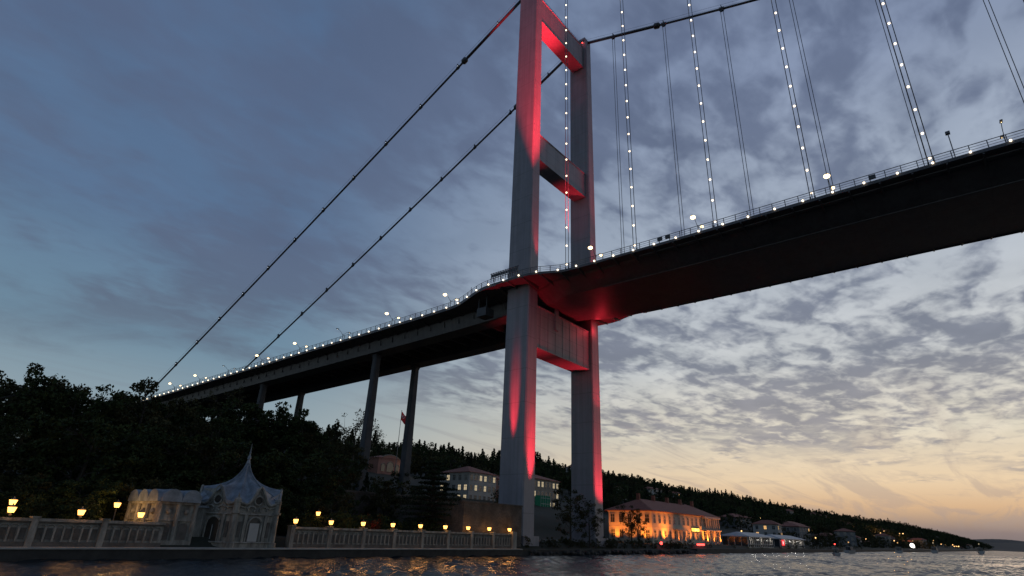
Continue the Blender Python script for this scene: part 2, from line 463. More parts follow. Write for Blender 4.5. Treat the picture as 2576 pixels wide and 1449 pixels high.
for y in (62, 129, 196):
    for s in (-1,1):
        z1 = zd(y)-4.7; x = s*8
        rings = []
        for z, a, b_ in ((gz(x,y)-2, 1.5, 1.25), (z1-2.5, 1.05, .95), (z1-1.2, 1.05, .95), (z1-.5,1.3,1.1), (z1+.05, 1.3,1.1)):
            rings.append([(x-a,y-b_+.3,z),(x-a+.3,y-b_,z),(x+a-.3,y-b_,z),(x+a,y-b_+.3,z),(x+a,y+b_-.3,z),(x+a-.3,y+b_,z),(x-a+.3,y+b_,z),(x-a,y+b_-.3,z)])
        pr.loft(rings)
pr.obj('viaduct_piers', M_conc, bridge)
ab = MB(); ab.box(-17, 17, 250, 275, 20, zd(250)-.9); ab.obj('anchorage_abutment', M_conc, bridge)
for s in (-1,1):
    y = -398.0; prev = None
    while y < 250:
        e = ed(y)-.15; z = zd(y)
        h = 1.35
        rl.box(s*e-.06, s*e+.06, y-.06, y+.06, z, z+h)
        cur = (s*e, y, z)
        if prev:
            for hh, rr in ((h,.07),(.45,.04),(.9,.04)):
                rl.tube([(prev[0],prev[1],prev[2]+hh),(cur[0],cur[1],cur[2]+hh)], rr, 4, caps=False)
        prev = cur; y += 2.2
rl.obj('railings', M_rail, bridge)
def cz_span(y):
    s = -y
    return ZT + .6 - .354*s + .354/1074*s*s
def cz_side(y):
    L_ = 236; c = 54.5
    return ZT + .6 + (c-ZT-.6)*y/L_ - 3.0*4*(y/L_)*(1-y/L_)*.35
cb = MB(); cl = MB(); hr = MB()
for s in (-1,1):
    x = s*14
    cb.tube([(x, -y, cz_span(-y)) for y in range(0, 420, 12)], .34, 10)
    cb.tube([(x, y, cz_side(y)) for y in list(range(0, 236, 14))+[236]], .34, 10)
    cb.tube([(x, -3, cz_span(-3)), (x, -27, cz_span(-27))], .46, 10)
    cb.tube([(x, 3, cz_side(3)), (x, 26.5, cz_side(26.5))], .46, 10)
    for yy, fz in ((-27.5, cz_span), (27, cz_side)):
        d = 1.5*(1 if yy > 0 else -1)
        cb.tube([(x, yy-d*.2, fz(yy-d*.2)), (x, yy+d*.1, fz(yy+d*.1)), (x, yy+d*.9, fz(yy+d*.9)), (x, yy+d*1.2, fz(yy+d*1.2))], [.5,.95,.95,.45], 10)
    for dx in (-.45,.45):
        hr.tube([(x+dx, -y, cz_span(-y)+1.25) for y in range(2, 420, 12)], .035, 4)
        hr.tube([(x+dx, y, cz_side(y)+1.25) for y in list(range(2, 236, 14))], .035, 4)
    y = 13.5
    while y < 232:
        z = cz_side(y)
        t = Vector((0,1,cz_side(y+1)-z)).normalized()
        p = Vector((x,y,z))
        cl.tube([p-t*.55, p+t*.55], .5, 8)
        cl.box(x-.5, x+.5, y-.06, y+.06, z, z+1.35)
        y += 17.2
for s in (-1,1):
    x = s*14; k = 0
    while k < 22:
        y = -(13.0+17.5*k); z = cz_span(y)
        t = Vector((0,1,cz_span(y+1)-z)).normalized(); p = Vector((x,y,z))
        cl.tube([p-t*.7, p+t*.7], .5, 8)
        cl.box(x-.45, x+.45, y-.06, y+.06, z, z+1.3)
        cl.box(x-.25, x+.25, y-.5, y+.5, z-.9, z-.2)
        for dy in (-.38,.38):
            cb.tube([(x, y+dy, zd(y)), (x, y+dy, z-.5)], .075, 5)
            cl.tube([(x, y+dy, zd(y)), (x, y+dy, zd(y)+1.8)], .15, 6)
        k += 1
cb.obj('main_cables_and_hangers', M_cable, bridge, smooth=True)
cl.obj('cable_clamps', M_dark, bridge)
hr.obj('hand_ropes', M_cable, bridge)
lb = MB()
y = -398.0
while y < 248:
    e = ed(y)+.12; z = zd(y)
    lb.ball((-e, y, z+.02), .19+.03*sm(-100,-20,y)+.03*sm(0,200,y), 0, 6, 4)
    y += 4.7
lb.obj('deck_edge_lamps', E_led, bridge)
lb = MB()
for k in range(14):
    y = -(13.0+17.5*k); z = zd(y)+2.5; zt = cz_span(y)-1
    while z < zt:
        lb.ball((-14.15, y+(.0), z), .215, 0, 6, 4); z += 4.9
lb.obj('hanger_lamps', E_hang, bridge)
lb = MB(); y = 13.5
while y < 232:
    lb.ball((-14.3, y, cz_side(y)+.55), .17, 0, 6, 4); y += 17.2
lb.obj('cable_lamps', E_cool, bridge)
poles = MB(); glow = MB()
for y in (-94,-67,-39.5,-12.5,39.5,67,94.5,122.4,151,180,208,236):
    z = zd(y)
    poles.tube([(0,y,z),(0,y,z+11)], [.16,.09], 8)
    off = y in (94.5, 180, -94)
    for s in (-1,1):
        poles.tube([(0,y,z+10.3),(s*1.2,y,z+11.6),(s*2.3,y,z+12.1)], .06, 5)
        poles.obox((s*2.6,y,z+12.13), (.55,0,.04), (0,.2,0), (0,0,.09))
        if not off:
            glow.ball((s*2.6,y,z+11.85), .62 if s<0 else .42, 0, 8, 5, .65)
        else:
            glow.ball((s*2.6,y,z+11.92), .06, 0, 6, 4, .55)
poles.tube([(-15.5,-86,zd(-86)),(-15.5,-86,zd(-86)+5)], .08, 6)
poles.box(-15.8,-15.2,-86.3,-85.7,zd(-86)+5,zd(-86)+5.4)
poles.tube([(-15.5,16,zd(16)),(-15.5,16,zd(16)+3.4)], .07, 6)
poles.obj('median_lamp_poles', M_rail, bridge)
glow.obj('median_lamp_heads', E_street, bridge)
sg = MB()
sg.box(-20.1,-19.95, -3.4, 5.4, 60.4, 60.5); sg.box(-20.1,-19.95,-3.4,5.4,61.7,61.8)
for i in range(12):
    yy = -3.2+i*.75
    sg.box(-20.1,-19.97, yy, yy+.1, 59.5, 61.9)
    if i < 11: sg.box(-20.14,-20.0, yy+.2, yy+.6, 60.7, 61.5)
sg.box(-16.5,-13.5, 9.5, 12.5, 53.2, 55.4); sg.box(-16.2,-15.9,9.6,9.8,55.4,58.2); sg.box(-16.2,-15.9,12.2,12.4,55.4,58.2)
for yy in (-37.5,-39.2,-75): sg.box(-17.1,-16.8, yy-.5, yy+.5, 59.4, 60.1)
sg.obj('name_board_and_equipment', M_dark, bridge)
bb_ = MB()
bb_.ball((12.0,-2.2,159.2), .22, 0, 6, 4); bb_.obj('beacon_lamp', E_red, bridge)

def spot(name, loc, tgt, power, ang, col=(1,.03,.05), blend=.6, rad=.3, parent=None):
    l = bpy.data.lights.new(name, 'SPOT'); l.energy = power; l.spot_size = math.radians(ang); l.spot_blend = blend
    l.color = col; l.shadow_soft_size = rad
    o = bpy.data.objects.new(name, l); o.location = loc
    o.rotation_euler = (Vector(tgt)-Vector(loc)).to_track_quat('-Z','Y').to_euler()
    return link(o, parent)
def point(name, loc, power, col, rad=.15, parent=None):
    l = bpy.data.lights.new(name, 'POINT'); l.energy = power; l.color = col; l.shadow_soft_size = rad
    o = bpy.data.objects.new(name, l); o.location = loc
    return link(o, parent)
fl = empty('red_floodlights')
RC = (1,.03,.055)
# near leg lower: span face streak, outer face soft patch, weak wash
spot('flood_1', (-14.4,-6.8,5.5), (-13.6,-3.4,20), 150000, 15, RC, 1, parent=fl)
spot('flood_1b', (-13.5,-12,4), (-14,-3.4,34), 60000, 34, RC, 1, parent=fl)
spot('flood_2', (-19.2,-.2,10), (-16.0,-.2,30.0), 230000, 9, RC, 1, parent=fl)
# far leg lower span face
spot('flood_3', (15,-9,4), (14.6,-3.4,26), 60000, 50, RC, .9, parent=fl)
spot('flood_3b', (15,-9,28), (14.6,-3.4,50), 12000, 60, RC, .9, parent=fl)
# near leg upper
spot('flood_4', (-13.2,-5.4,61), (-13.2,-3.4,78), 26000, 22, RC, 1, parent=fl)
spot('flood_5', (-21,-14,60.5), (-14.5,-3,122), 1200000, 19, RC, 1, parent=fl)
spot('flood_6', (-13,-17,60.5), (-13.5,-2,138), 420000, 22, RC, 1, parent=fl)
# far leg upper
spot('flood_7', (14.8,-5.9,60), (14.4,-3.4,72), 44000, 40, RC, 1, parent=fl)
spot('flood_8', (16,-14,60.5), (15.5,-3.4,110), 70000, 20, RC, 1, parent=fl)
# portal beam soffits
spot('flood_9', (3,0,60.5), (9,0,98), 12000, 30, RC, 1, parent=fl)
spot('flood_10', (4,0,106.5), (9,-.3,149), 12000, 26, RC, 1, parent=fl)
spot('flood_10b', (-6,-6,106.5), (-2,-2,152), 9000, 34, RC, 1, parent=fl)
# deck soffit at the tower
spot('flood_11', (11,-7.5,52.5), (7,-14,56), 420, 140, RC, parent=fl)
point('flood_12', (12.8,-5.0,54.9), 260, RC, .3, fl)
spot('flood_13', (9,-3,30), (8,-1,45), 700, 44, RC, 1, parent=fl)

# ------------------------------------------------------------------ trees
def leaf_quads(centers, rads, n, size, flat=1.0):
    C = np.repeat(np.array(centers), n, 0); RR = np.repeat(np.array(rads), n, 0)
    k = len(C)
    d = NR.normal(size=(k,3)); d /= np.linalg.norm(d,axis=1)[:,None]
    r = NR.uniform(.2,1,k)**.6
    P = C + d*(RR*r)[:,None]*np.array([1,1,flat])
    a = NR.normal(size=(k,3)); a /= np.linalg.norm(a,axis=1)[:,None]
    b_ = np.cross(a, NR.normal(size=(k,3))); b_ /= np.linalg.norm(b_,axis=1)[:,None]
    s = NR.uniform(.6,1.3,k)[:,None]*size
    V = np.stack([P-a*s, P-b_*s*.6, P+a*s, P+b_*s*.6],1).reshape(-1,3)
    return V
def tree_mesh(name, H, cw, leafm, clumps=38, n=150, leaf=.32, trunk=.25, seed=0, crown0=.28, density_r=(.10,.19)):
    rr = random.Random(seed)
    mb = MB(); cen=[]; rad=[]
    lean = (rr.uniform(-.05,.05)*H, rr.uniform(-.05,.05)*H)
    top = (lean[0], lean[1], H*.78)
    mb.tube([(0,0,-H*.06),(lean[0]*.3,lean[1]*.3,H*.3),(lean[0]*.7,lean[1]*.7,H*.55),top], [trunk*1.4,trunk,trunk*.6,trunk*.2], 7, 0)
    boughs = []
    for i in range(9):
        a = i*2.4+rr.uniform(-.5,.5); zz = crown0+ (1-crown0)*((i+.5)/9)**.8*.9
        prof = math.sin(math.pi*min(1,max(0,(zz-crown0*.6)/(1.1-crown0*.6))))**.6
        q = cw*prof*rr.uniform(.55,1.0)
        boughs.append((lean[0]*zz+q*math.cos(a), lean[1]*zz+q*math.sin(a), H*zz))
    for i in range(clumps):
        bp_ = boughs[i%9]; sp = cw*.38
        p = (bp_[0]+rr.gauss(0,sp*.6), bp_[1]+rr.gauss(0,sp*.6), min(H*.97, max(H*crown0*.8, bp_[2]+rr.gauss(0,sp*.55))))
        cen.append(p); rad.append(H*rr.uniform(*density_r))
        zb = max(H*.2, bp_[2]-H*.2)
        mb.tube([(lean[0]*zb/H,lean[1]*zb/H,zb), (bp_[0]*.7,bp_[1]*.7,(zb+bp_[2])/2), p], [trunk*.35,trunk*.22,trunk*.08], 4, 0, False)
    V = leaf_quads(cen, rad, n, leaf, .75)
    nf = len(V)//4
    b0 = len(mb.v)
    mb.v.extend(map(tuple, V.tolist()))
    mb.f.extend([(b0+4*i,b0+4*i+1,b0+4*i+2,b0+4*i+3) for i in range(nf)]); mb.m.extend([1]*nf)
    me = bpy.data.meshes.new(name); me.from_pydata(mb.v, [], mb.f)
    me.materials.append(M_bark); me.materials.append(leafm)
    me.polygons.foreach_set('material_index', mb.m); me.update()
    return me
def cone_mesh(name, H, r, leafm, n=500, leaf=.5, p=1.0, seed=0):
    rr = random.Random(seed); mb = MB(); mb.tube([(0,0,-.1*H),(0,0,H*.9)], [.02*H,.005*H], 5, 0)
    cen=[]; rad=[]
    for i in range(46):
        zz = (i+.5)/46*.88+.12; q = r*(1-zz)**p*rr.uniform(.3,1); a = rr.uniform(0,6.283)
        cen.append((q*math.cos(a), q*math.sin(a), zz*H)); rad.append(.02*H+r*.34*(1-zz)**(p*.8))
    V = leaf_quads(cen, rad, n//46+1, leaf, .8); nf=len(V)//4; b0=len(mb.v)
    mb.v.extend(map(tuple,V.tolist())); mb.f.extend([(b0+4*i,b0+4*i+1,b0+4*i+2,b0+4*i+3) for i in range(nf)]); mb.m.extend([1]*nf)
    me = bpy.data.meshes.new(name); me.from_pydata(mb.v, [], mb.f); me.materials.append(M_bark); me.materials.append(leafm)
    me.polygons.foreach_set('material_index', mb.m); me.update(); return me
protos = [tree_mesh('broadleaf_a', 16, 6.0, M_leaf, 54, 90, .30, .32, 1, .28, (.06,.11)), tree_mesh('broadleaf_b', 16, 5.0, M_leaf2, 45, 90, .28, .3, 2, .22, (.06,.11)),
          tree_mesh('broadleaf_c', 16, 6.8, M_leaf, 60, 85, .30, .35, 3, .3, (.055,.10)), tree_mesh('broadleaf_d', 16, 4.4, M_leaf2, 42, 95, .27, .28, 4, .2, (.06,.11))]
def put(name, me, x, y, z, s, sz=1, rot=None):
    o = bpy.data.objects.new(name, me); o.location=(x,y,z); o.scale=(s,s,s*sz); o.rotation_euler=(0,0,R.uniform(0,6.28) if rot is None else rot)
    return link(o)
def tree_top(x, y, ztop, i=None, w=1.0):
    g0 = gz(x,y)-.3; h = ztop-g0; s = h/15.8
    o = put('broadleaf_tree', protos[R.randrange(4) if i is None else i], x, y, g0, s*w, 1/w)
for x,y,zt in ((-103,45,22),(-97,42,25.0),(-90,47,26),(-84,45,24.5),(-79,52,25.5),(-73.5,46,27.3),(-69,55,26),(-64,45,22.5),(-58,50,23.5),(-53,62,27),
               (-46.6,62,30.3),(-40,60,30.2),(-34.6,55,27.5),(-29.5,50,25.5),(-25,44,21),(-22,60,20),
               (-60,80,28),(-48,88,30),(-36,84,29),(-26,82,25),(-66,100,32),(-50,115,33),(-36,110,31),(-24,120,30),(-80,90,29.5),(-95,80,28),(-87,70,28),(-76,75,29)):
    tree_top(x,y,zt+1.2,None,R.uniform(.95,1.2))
for i in range(30):
    x = -104 + i*2.75 + R.uniform(-1.5,1.5); y = R.uniform(16,34)
    tree_top(x, y, R.uniform(12,18) if x<-48 else R.uniform(9,13), None, 1.25)
for i in range(18):
    x = -108 + i*3.0 + R.uniform(-1,1); y = R.uniform(3,12)
    if -84 < x < -66 and y < 6.5: y = 9.5
    tree_top(x, y, R.uniform(6,9) if x < -88 else R.uniform(7.0,10), None, 1.4)
sparse = tree_mesh('sparse_tree', 12, 3.6, M_leaf2, 45, 46, .2, .2, 9, .22, (.05,.10))
put('young_tree', sparse, 1.5, -3.4, 1.6, 1.02); put('young_tree', sparse, 7.5, -4.6, 1.6, .8); put('young_tree', sparse, 40, 2, 2.2, .85); put('young_tree', sparse, 46, 3, 2.2, .7)
bare = tree_mesh('bare_tree', 14, 4.2, M_leaf2, 60, 16, .2, .22, 12, .35, (.05,.09))
put('bare_tree', bare, 10, 92, gz(10,92), 1.6); put('bare_tree', bare, 18, 96, gz(18,96), 1.25)
put('bare_tree', bare, -44, 75, 22, 1.1)
def cedar():
    rr = random.Random(3); mb = MB(); H=14
    mb.tube([(0,0,-.5),(.2,.1,5),(.1,-.1,10),(0,0,H*.97)], [.42,.33,.2,.05], 8, 0); cen=[]; rad=[]
    for tier in range(12):
        z = 3.4+tier*.92; R_ = 7.0*(1-(tier/12.5)**1.4)*rr.uniform(.8,1.05); nb = 7 if tier<9 else 4
        a0 = rr.uniform(0,6)
        for k in range(nb):
            a = a0+k*6.283/nb+rr.uniform(-.3,.3); Rk = R_*rr.uniform(.65,1.1)
            mb.tube([(0,0,z-.5),(Rk*.5*math.cos(a),Rk*.5*math.sin(a),z+.1),(Rk*math.cos(a),Rk*math.sin(a),z-.15)],[.13,.08,.03],4,0,False)
            for q in np.linspace(.3,1,5):
                cen.append((Rk*q*math.cos(a)+rr.uniform(-.4,.4),Rk*q*math.sin(a)+rr.uniform(-.4,.4),z+.12-.2*q)); rad.append(.45+.75*q*(1-tier/16))
    V = leaf_quads(cen, rad, 34, .17, .3); nf=len(V)//4; b0=len(mb.v)
    mb.v.extend(map(tuple,V.tolist())); mb.f.extend([(b0+4*i,b0+4*i+1,b0+4*i+2,b0+4*i+3) for i in range(nf)]); mb.m.extend([1]*nf)
    return mb.obj('cedar_tree',[M_bark,M_pine],loc=(-35.5,3,2.2))
cedar()
far_round = tree_mesh('wood_tree_round', 1.0, .42, M_leaf, 18, 30, .045, .02, 21, .2, (.10,.17))
far_round2 = tree_mesh('wood_tree_broad', 1.0, .55, M_leaf2, 18, 30, .045, .02, 22, .15, (.10,.17))
far_cone = cone_mesh('wood_tree_cypress', 1.0, .20, M_pine, 420, .045, .7, 23)
def woods(name, me, pts):
    mb = MB()
    for x,y,z,s in pts:
        a = R.uniform(0,6.28); h = s/2
        c, d = math.cos(a)*h*1.414, math.sin(a)*h*1.414
        mb.add([(x+c,y+d,z),(x-d,y+c,z),(x-c,y-d,z),(x+d,y-c,z)], [(0,1,2,3)])
    o = mb.obj(name, M_soil); o.instance_type='FACES'; o.use_instance_faces_scale=True; o.instance_faces_scale=1
    o.show_instancer_for_render=False; o.show_instancer_for_viewport=False
    c = bpy.data.objects.new('tree', me); link(c, o)
P1=[];P2=[];P3=[]
def clear(x,y):
    if abs(x) < 19 and 20 < y < 262: return abs(x)<11 and y<200
    return False
def addt(x,y,s):
    if clear(x,y): s*=.6
    r = R.random(); z = gz(x,y)-.4
    if r<.42: P1.append((x,y,z,s))
    elif r<.8: P2.append((x,y,z,s))
    else: P3.append((x,y,z,s*1.15))
for i in range(1600):
    x = R.uniform(-150, 420); y = R.uniform(34, 300)
    if x<-20 and y<120: continue
    if 8<x<110 and 36<y<80: continue
    if 14<x<52 and 76<y<125: continue
    if x<0: addt(x,y,R.uniform(4,7)); continue
    addt(x,y,R.uniform(6,11))
for i in range(1700):
    x = 420+ (R.random()**1.5)*1500; y = R.uniform(22, 330); addt(x,y,R.uniform(8,13))
for i in range(900):
    x = 1500+R.random()*4000; y = R.uniform(15, 330); addt(x,y,R.uniform(12,20))
for i in range(700):
    x = R.uniform(0, 1800); y = R.uniform(240, 300); z = gz(x,y)-.4
    P3.append((x,y,z,R.uniform(9,18)))
woods('distant_broadleaf_woods', far_round, P1); woods('distant_mixed_woods', far_round2, P2); woods('distant_conifer_woods', far_cone, P3)
sh = []
for i in range(130):
    x = R.uniform(-16, 62) if i<100 else R.uniform(62,330); y = R.uniform(-5.8, -2.0)
    sh.append((x,y,1.2,R.uniform(.9,2.6)))
for i in range(150):
    x = R.uniform(200, 900); y = R.uniform(-2, 28); sh.append((x,y,gz(x,y)-.3,R.uniform(4,9)))
woods('shore_scrub', far_round2, sh)
sh=[]
for i in range(260):
    x = R.uniform(-112,-36); y=R.uniform(-2,12)
    if -88<x<-66 and y<6: continue
    sh.append((x,y,1.8,R.uniform(2.0,4.2)))
woods('garden_shrubs', far_round, sh)

# ------------------------------------------------------------------ quay and palace wall
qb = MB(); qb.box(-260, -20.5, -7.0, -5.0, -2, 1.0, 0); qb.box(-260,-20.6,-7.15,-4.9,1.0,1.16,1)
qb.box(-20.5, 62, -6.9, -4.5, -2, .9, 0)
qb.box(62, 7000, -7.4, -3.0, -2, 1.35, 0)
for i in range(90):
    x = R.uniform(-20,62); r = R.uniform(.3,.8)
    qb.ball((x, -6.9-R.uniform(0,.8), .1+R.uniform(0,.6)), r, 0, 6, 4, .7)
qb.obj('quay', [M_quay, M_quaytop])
pw = MB()
def wall_run(x0, x1):
    n = max(1, round((x1-x0)/5.72)); bay = (x1-x0)/n
    pw.box(x0, x1, -5.35, -4.9, 1.16, 3.45, 0)
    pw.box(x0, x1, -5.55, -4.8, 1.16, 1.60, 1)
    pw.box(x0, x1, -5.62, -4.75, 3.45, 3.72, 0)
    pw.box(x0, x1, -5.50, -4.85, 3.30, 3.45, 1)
    for k in range(n):
        a = x0+k*bay
        pw.box(a-.28, a+.28, -5.68, -4.7, 1.16, 3.78, 0)
        pw.box(a-.36, a+.36, -5.76, -4.65, 3.78, 3.90, 0)
        m = 7; st_ = (bay-.56)/m
        for j in range(m):
            cx = a+.28+st_*(j+.5)
            pw.box(cx-st_/2-.09, cx-st_/2+.09, -5.53, -5.33, 1.6, 2.95, 0)
            pts = [(cx+ (st_/2)*math.cos(t), -5.42, 2.85+.33*math.sin(t)) for t in np.linspace(0, math.pi, 7)]
            pw.tube(pts, .07, 4, 0)
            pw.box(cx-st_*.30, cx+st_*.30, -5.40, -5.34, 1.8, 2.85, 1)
wall_run(-127, -84.6)
wall_run(-68.5, -21.5)
pw.box(-22.1,-20.9,-5.9,-4.6,1.16,4.1,0)
pw.obj('palace_sea_wall', [M_marble, M_marble_d])

def lantern(x, y, z, hgt, e=45):
    root = empty('wall_lantern' if hgt<1.5 else 'garden_lamp', (x,y,z))
    p = MB(); p.tube([(0,0,0),(0,0,hgt-.35)], [.09,.05], 6); p.ball((0,0,.1),.14,0,6,4)
    p.loft([[(r*math.cos(a),r*math.sin(a),zz) for a in np.linspace(0,6.283,7)[:-1]] for r,zz in ((.36,hgt+.2),(.30,hgt+.26),(.08,hgt+.4),(.03,hgt+.56))])
    p.obj('post', M_dark, root)
    g_ = MB(); g_.loft([[(r*math.cos(a),r*math.sin(a),zz) for a in np.linspace(0,6.283,7)[:-1]] for r,zz in ((.24,hgt-.3),(.37,hgt+.19))])
    g_.obj('glass', E_lantern, root)
    point('bulb', (0,-.5,hgt+.1), e, (1,.46,.13), .3, root)
for x in (-110.4,-104.6,-98.8,-93,-87.3,-68.1,-62.5,-56.9,-51.2,-45.4,-39.7,-34,-28.3,-22.4):
    lantern(x, -5.25, 3.85, .6, 70)
lantern(-97.5, 1.5, 2.2, 3.0); lantern(-88.5, -1, 2.2, 3.2); lantern(-62, -1, 2.2, 3.4)

# sea kiosk (hexagonal, tent roof)
ks = empty('sea_kiosk', (-74.3,-1.3,0))
RH = 5.4
def hexr(phi, Rr):
    a = (math.degrees(phi)) % 60
    return Rr*math.cos(math.radians(30))/math.cos(math.radians(a-30))
def ez(phi):
    a = abs((math.degrees(phi)%60)-30)
    return 6.3 + 1.9*math.exp(-(a/9.0)**2) - .30*math.exp(-((a-18)/6)**2)
NS = 96; PH = [2*math.pi*i/NS for i in range(NS)]
wl = MB()
wl.loft([[(hexr(p,RH+.35)*math.cos(p),hexr(p,RH+.35)*math.sin(p),z) for p in PH] for z in (.9,1.7)])
wl.loft([[(hexr(p,RH)*math.cos(p),hexr(p,RH)*math.sin(p),1.7) for p in PH],[(hexr(p,RH)*math.cos(p),hexr(p,RH)*math.sin(p),ez(p)) for p in PH]])
wl.obj('walls', M_marble, ks)
cn = MB()
for dz, rr_, rad_ in ((.05,RH+.22,.17),(-.38,RH+.1,.10)):
    ring = [(hexr(p,rr_)*math.cos(p),hexr(p,rr_)*math.sin(p),ez(p)+dz) for p in PH]
    cn.tube(ring+[ring[0]], rad_, 6)
for zz, rr_ in ((4.95, RH+.12),(1.72,RH+.4)):
    ring = [(hexr(p,rr_)*math.cos(p),hexr(p,rr_)*math.sin(p),zz) for p in PH[::16]]
    for a,b_ in zip(ring, ring[1:]+ring[:1]): cn.tube([a,b_], .11, 6)
for k in range(6):
    p = math.radians(60*k)
    x, y = (RH+.05)*math.cos(p), (RH+.05)*math.sin(p)
    cn.tube([(x,y,.95),(x,y,1.7),(x,y,1.75),(x,y,5.0),(x,y,5.05),(x,y,5.3)], [.6,.6,.40,.36,.55,.55], 10)
    cn.tube([(x,y,5.3),(x,y,6.3)], [.4,.4], 8); cn.ball((x,y,6.5), .48, 0, 8, 5)
    cn.tube([(x,y,6.7),(x,y,7.5)],[.17,.03],6)
cn.obj('cornices_and_columns', M_marble, ks, smooth=False)
dr = MB()
for k in range(6):
    a = math.radians(30+60*k); nrm = Vector((math.cos(a),math.sin(a),0)); tg = Vector((-nrm.y,nrm.x,0)); ap_ = RH*math.cos(math.radians(30))
    mI = 2 if k == 4 else 1
    pts = []
    for t in np.linspace(0, math.pi, 13): pts.append(nrm*(ap_+.08)+tg*(.95*math.cos(t))+Vector((0,0,3.7+.95*math.sin(t))))
    dr.tube([nrm*(ap_+.08)+tg*.95+Vector((0,0,1.7))]+pts+[nrm*(ap_+.08)-tg*.95+Vector((0,0,1.7))], .14, 6, 0)
    poly = [nrm*(ap_+.06)+tg*.9+Vector((0,0,1.72))]+[nrm*(ap_+.06)+tg*(.9*math.cos(t))+Vector((0,0,3.7+.9*math.sin(t))) for t in np.linspace(0,math.pi,13)]+[nrm*(ap_+.06)-tg*.9+Vector((0,0,1.72))]
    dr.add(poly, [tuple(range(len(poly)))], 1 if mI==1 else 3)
    if mI == 2:
        dr.obox(nrm*(ap_+.1)+Vector((0,0,2.9)), tg*.62, nrm*.04, Vector((0,0,1.05)), 2)
    else:
        dr.obox(nrm*(ap_+.09)+Vector((0,0,2.7)), tg*.03, nrm*.03, Vector((0,0,.95)), 2)
    for sgn in (-1,1):
        dr.obox(nrm*(ap_+.12)+tg*sgn*1.35+Vector((0,0,3.3)), tg*.18, nrm*.14, Vector((0,0,1.6)), 0)
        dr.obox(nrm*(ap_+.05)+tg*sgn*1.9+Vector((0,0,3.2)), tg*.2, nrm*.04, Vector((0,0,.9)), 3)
        dr.tube([nrm*(ap_+.12)+tg*sgn*(.45+.5*math.cos(t))+tg*sgn*.35+Vector((0,0,5.55+.35*math.sin(t))) for t in np.linspace(-.5,4,9)], .12, 5, 0)
    ring = [nrm*(ap_+.1)+tg*(.55*math.cos(t))+Vector((0,0,6.6+.55*math.sin(t))) for t in np.linspace(0,6.283,15)]
    dr.tube(ring, .12, 5, 0)
    dr.add([nrm*(ap_+.05)+tg*(.52*math.cos(t))+Vector((0,0,6.6+.52*math.sin(t))) for t in np.linspace(0,6.283,15)[:-1]], [tuple(range(14))], 1)
dr.obj('arched_openings', [M_marble, M_wood, M_white, M_marble_d], ks)
rf = MB(); rings=[]
def rfac(t): return (1-t)**1.75*.965+.035
def rz(t, p): return 6.35 + 5.2*t + (ez(p)-6.3)*(1-t)**2.6
for t in np.linspace(0,1,18):
    rings.append([(hexr(p, RH+.35)*rfac(t)*math.cos(p), hexr(p, RH+.35)*rfac(t)*math.sin(p), rz(t,p)) for p in PH])
rf.loft(rings)
for k in range(18):
    p = math.radians(20*k)
    rf.tube([(hexr(p,RH+.35)*rfac(t)*math.cos(p),hexr(p,RH+.35)*rfac(t)*math.sin(p),rz(t,p)+.04) for t in np.linspace(0,.97,14)], .11 if k%3==0 else .05, 5)
rf.tube([(0,0,11.3),(0,0,11.9),(0,0,12.0),(0,0,12.6),(0,0,14.0)], [.30,.16,.26,.1,.02], 8)
rf.ball((0,0,12.2), .24, 0, 8, 5); rf.ball((0,0,12.8), .14, 0, 8, 5)
rf.obj('tent_roof', M_lead, ks)

an = empty('kiosk_annex', (0,0,0))
a_ = MB(); a_.box(-85.2,-80.9,-4.2,4.3,1.0,5.9,0); a_.box(-85.45,-80.9,-4.45,4.5,1.0,1.8,0); a_.box(-85.5,-80.8,-4.5,4.6,5.7,5.95,0)
a_.box(-85.4,-80.85,-4.4,4.4,3.9,4.08,0); a_.box(-80.9,-79.0,-2.6,2.6,1.0,5.5,0)
for yy in (-4.2,-1.4,1.4,4.3): a_.tube([(-85.3,yy,1.8),(-85.3,yy,5.7)], .28, 8, 0)
for xx in (-85.1,-83.1,-81.1): a_.tube([(xx,-4.3,1.8),(xx,-4.3,5.7)], .25, 8, 0)
for yy in (-2.8,0,2.85):
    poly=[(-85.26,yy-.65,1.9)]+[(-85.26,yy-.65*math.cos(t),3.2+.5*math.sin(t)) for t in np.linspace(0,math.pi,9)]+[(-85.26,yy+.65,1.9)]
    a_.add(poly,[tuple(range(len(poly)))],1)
    a_.ball((-85.25,yy,4.9),.34,0,8,5)
for xx in (-84.1,-82.1):
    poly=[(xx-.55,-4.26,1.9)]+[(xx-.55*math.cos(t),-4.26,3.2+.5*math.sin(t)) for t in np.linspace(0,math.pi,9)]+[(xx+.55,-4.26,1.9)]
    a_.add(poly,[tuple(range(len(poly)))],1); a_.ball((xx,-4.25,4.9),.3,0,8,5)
a_.obj('walls',[M_marble,M_marble_d],an)
v = MB()
def vault_x(y0,y1,x0,x1,z,hh):
    c=(y0+y1)/2; r=(y1-y0)/2; pr_=[(c-r*math.cos(t), z+hh*math.sin(t)**.8) for t in np.linspace(0,math.pi,13)]
    v.loft([[(x,p[0],p[1]) for p in pr_] for x in (x0,x1)])
def vault_y(x0,x1,y0,y1,z,hh):
    c=(x0+x1)/2; r=(x1-x0)/2; pr_=[(c-r*math.cos(t), z+hh*math.sin(t)**.8) for t in np.linspace(0,math.pi,13)]
    v.loft([[(p[0],y,p[1]) for p in pr_] for y in (y0,y1)])
for k in range(3): vault_x(-4.4+2.95*k,-4.4+2.95*(k+1),-85.7,-80.8,5.95,1.35)
for k in range(2): vault_y(-85.4+2.2*k+.1,-85.4+2.2*(k+1)+.1,-4.8,-2.6,5.96,1.4)
v.box(-80.8,-78.8,-2.8,2.8,5.5,5.75)
v.obj('vaulted_roof',M_lead,an)
